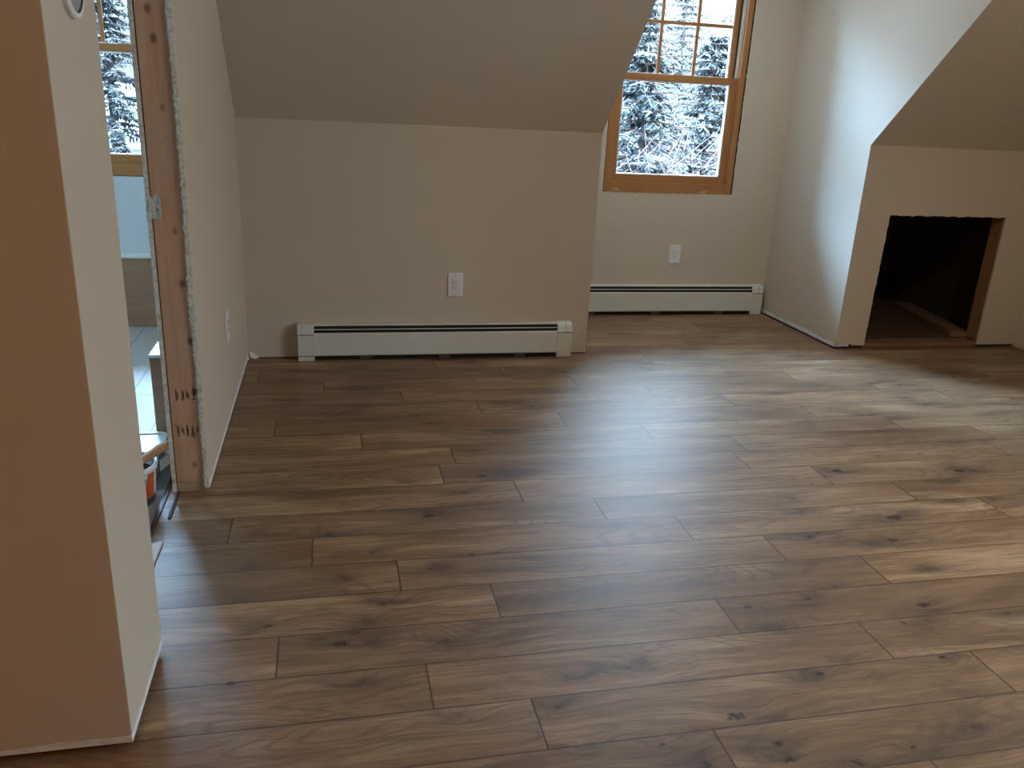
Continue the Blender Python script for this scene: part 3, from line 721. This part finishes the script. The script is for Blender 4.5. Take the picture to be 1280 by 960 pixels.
# ------------------------------------------------------------------ warm ceiling lamp behind the camera, then three added unseen fill lamps
def ceiling_lamp_or_fill(loc, r, strength, col, label):
    lp = thing('ceiling_lamp_or_fill', loc, label, 'lamp'); q = r/.15
    MB().lathe([(0.0005, -.001), (.17*q, -.001), (.175*q, -.02), (.16*q, -.03), (0.0005, -.03)], 40).build('lamp_base', M_chrome, lp)
    em = bpy.data.materials.new('lamp_glow'); em.use_nodes = True; em.node_tree.nodes.clear()
    e_ = em.node_tree.nodes.new('ShaderNodeEmission'); oo = em.node_tree.nodes.new('ShaderNodeOutputMaterial'); em.node_tree.links.new(e_.outputs[0], oo.inputs[0])
    e_.inputs[0].default_value = (*col, 1); e_.inputs[1].default_value = strength
    MB().lathe([(.15*q, -.031), (.145*q, -.05), (.11*q, -.065), (.05*q, -.075), (0.0005, -.076)], 40).build('lamp_shade', em, lp, smooth=True)
ceiling_lamp_or_fill((-1.15, -0.9, ZC), .15, LAMP_W, LAMP_COL, 'warm flush ceiling lamp behind the camera')
ceiling_lamp_or_fill((2.6, 1.75, ZC), .16, ROOM_FILL_W, (1.0, 0.87, 0.68), 'added fill lamp on the ceiling over the middle of the room')  # added to brighten the knee walls and left wall
ceiling_lamp_or_fill((2.0, 4.35, ZC), .14, DORMER_FILL_W, (0.76, 0.90, 1.0), 'added fill lamp on the ceiling of the dormer')  # added to lift the dormer floor, cheek and window wall
ceiling_lamp_or_fill((-1.5, 3.9, ZC), .15, BATH_FILL_W, (0.47, 0.74, 1.0), 'added fill lamp on the ceiling of the bathroom')  # added to brighten the bathroom wall with cool light

# ------------------------------------------------------------------ outdoors
GZ = -2.6
gm = mat('snow', (.045, .048, .053), .8); _n = N(gm); _n.bump(_n.noise(_n.coord('Object'), .6, 4), .5, .2)
gb = MB(); gn_ = 48
vs = []; 
for j in range(gn_+1):
    for i in range(gn_+1):
        x = -110+220*i/gn_; y = W+.4+150*j/gn_
        vs.append((x, y, GZ+mnoise.noise(Vector((x*.06, y*.06, 0)))*.5+max(0, y-60)*.05))
gb.add(vs, [(j*(gn_+1)+i, j*(gn_+1)+i+1, (j+1)*(gn_+1)+i+1, (j+1)*(gn_+1)+i) for j in range(gn_) for i in range(gn_)])
gb.box(-110, 110, -60, W+.4, GZ-.3, GZ-.1)
struct('ground', gb, gm)

def leaf_mat(name, a, b):
    m = mat(name, a, .8, spec=.2); n = N(m); oi = n.n('ObjectInfo')
    c = n.ramp(n.noise(n.coord('Object'), 1.4, 3), [(.35, a), (.65, b)]); n.l(c, n.p.inputs['Base Color']); return m
M_need = leaf_mat('conifer_needles', (.014, .020, .022), (.027, .035, .037))
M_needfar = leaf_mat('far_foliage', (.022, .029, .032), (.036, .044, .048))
M_snow = mat('branch_snow', (.060, .068, .076), .8)
M_bark = mat('bark', (.10, .07, .055), .9)
M_twig = mat('red_twigs', (.040, .023, .024), .8)

def conifer(name, x, y, h, label, seed, dens=1.0, mat_=None, spread=.30, cat='tree', group=None, ls=1.0):
    rd = random.Random(seed)
    root = empty(name, (x, y, GZ), label=label, cat=cat, group=group)
    tr = MB(); tr.tube([(0, 0, -.3), (0.05, 0, h*.4), (0, 0.03, h*.98)], [h*.017, h*.011, .01], 8); tr.build('trunk', M_bark, root)
    fo = MB(); sn = MB(); br = MB()
    z = h*.08
    while z < h*.97:
        t = z/h; L0 = h*spread*(1-t)**.8+.12
        for k in range(max(3, int(7*dens))):
            a = rd.uniform(0, 2*math.pi); L = L0*rd.uniform(.6, 1.1); droop = rd.uniform(.12, .42)
            pts = [Vector((math.cos(a)*L*s, math.sin(a)*L*s, z + L*(.12*s-droop*s*s))) for s in (0, .33, .66, 1)]
            br.tube(pts, [.018, .012, .008, .003], 4, cap=False)
            m = int(38*dens*(.4+min(L, 2.2)/2.0))
            for _ in range(m):
                s = rd.random()**.7; q = min(2, int(s*3)); f = s*3-q
                p = pts[q].lerp(pts[q+1], f); ln = rd.uniform(.08, .26)*(1.2-.5*s)*ls
                aa = a+rd.choice((-1, 1))*rd.uniform(.5, 1.3); d = Vector((math.cos(aa), math.sin(aa), rd.uniform(-.9, .05))).normalized()
                sd_ = d.cross(Vector((rd.uniform(-.4, .4), rd.uniform(-.4, .4), 1))).normalized()*ln*.11
                tip = p+d*ln; mid = p+d*ln*.5
                fo.add([p, mid+sd_, tip, mid-sd_], [(0, 1, 2, 3)])
                if rd.random() < .20:
                    u = Vector((0, 0, .012)); fo_ = .75
                    sn.add([p+u, mid+sd_*fo_+u, tip+u, mid-sd_*fo_+u], [(0, 1, 2, 3)])
        z += h*.032/dens**.3
    br.build('branches', M_bark, root); fo.build('foliage', mat_ or M_need, root); sn.build('branch_snow', M_snow, root)
    return root
def shrub(name, x, y, h, label, seed, m, n=90, group=None, twig=.006, leaf=False):
    rd = random.Random(seed); mb = MB()
    for _ in range(n):
        a = rd.uniform(0, 6.283); l = rd.uniform(.2, 1)*h*.5
        p = Vector((0, 0, 0)); pts = [p]; d = Vector((math.cos(a)*.35, math.sin(a)*.35, 1)).normalized()
        for i in range(4):
            d = (d+Vector((rd.uniform(-.35, .35), rd.uniform(-.35, .35), rd.uniform(-.1, .3)))).normalized(); p = p+d*h*.27; pts.append(p)
            for _2 in range(3):
                q = p+Vector((rd.uniform(-1, 1), rd.uniform(-1, 1), rd.uniform(-.2, .9)))*h*.13; mb.tube([p, q], [twig*.7, twig*.3], 3, cap=False)
        mb.tube(pts, [twig*1.8, twig*1.4, twig, twig*.8, twig*.4], 4, cap=False)
    o = mb.build(name, m, None); o.location = (x, y, GZ); return tag(o, label, 'shrub' , group)
TG = 'snowy conifers outside the dormer window'
TL = 'snow-dusted conifer seen blurred through the dormer window'
TREES = [(4.9, 12.9, 5.0), (7.7, 16.6, 5.7), (3.9, 18.2, 5.8), (8.4, 22.2, 7.0), (12.9, 24.4, 6.6), (5.0, 26.6, 7.4), (10.6, 29.4, 9.2), (16.0, 32.0, 9.0), (8.0, 37.0, 10.8), (17.5, 41.5, 11.2)]
for i, (x, y, h) in enumerate(TREES):
    conifer('conifer', x, y, h, TL, 40+i, 1.5 if y < 21 else 1.35, spread=.41, group=TG)
for i, (x, y, h) in enumerate([(2.45, 7.6, 3.0), (4.55, 9.6, 3.3)]):
    shrub('bare_shrub', x, y, h, 'reddish bare-twigged shrub low in the dormer window', 60+i, M_twig, 60, 'bare shrubs outside the dormer window')
for i, (x, y, h) in enumerate([(-13.5, 60, 13), (-9.5, 72, 15), (-19, 66, 14), (-4.5, 54, 12)]):
    conifer('distant_tree', x, y, h, 'pale distant tree seen through the bathroom window', 80+i, 1.2, M_needfar, .28, ls=3.0, group='distant trees outside the bathroom window')
sh = conifer('round_shrub', -9.3, 42, 2.2, 'small rounded shrub on the snow outside the bathroom window', 99, 1.6, M_needfar, .42, cat='shrub')
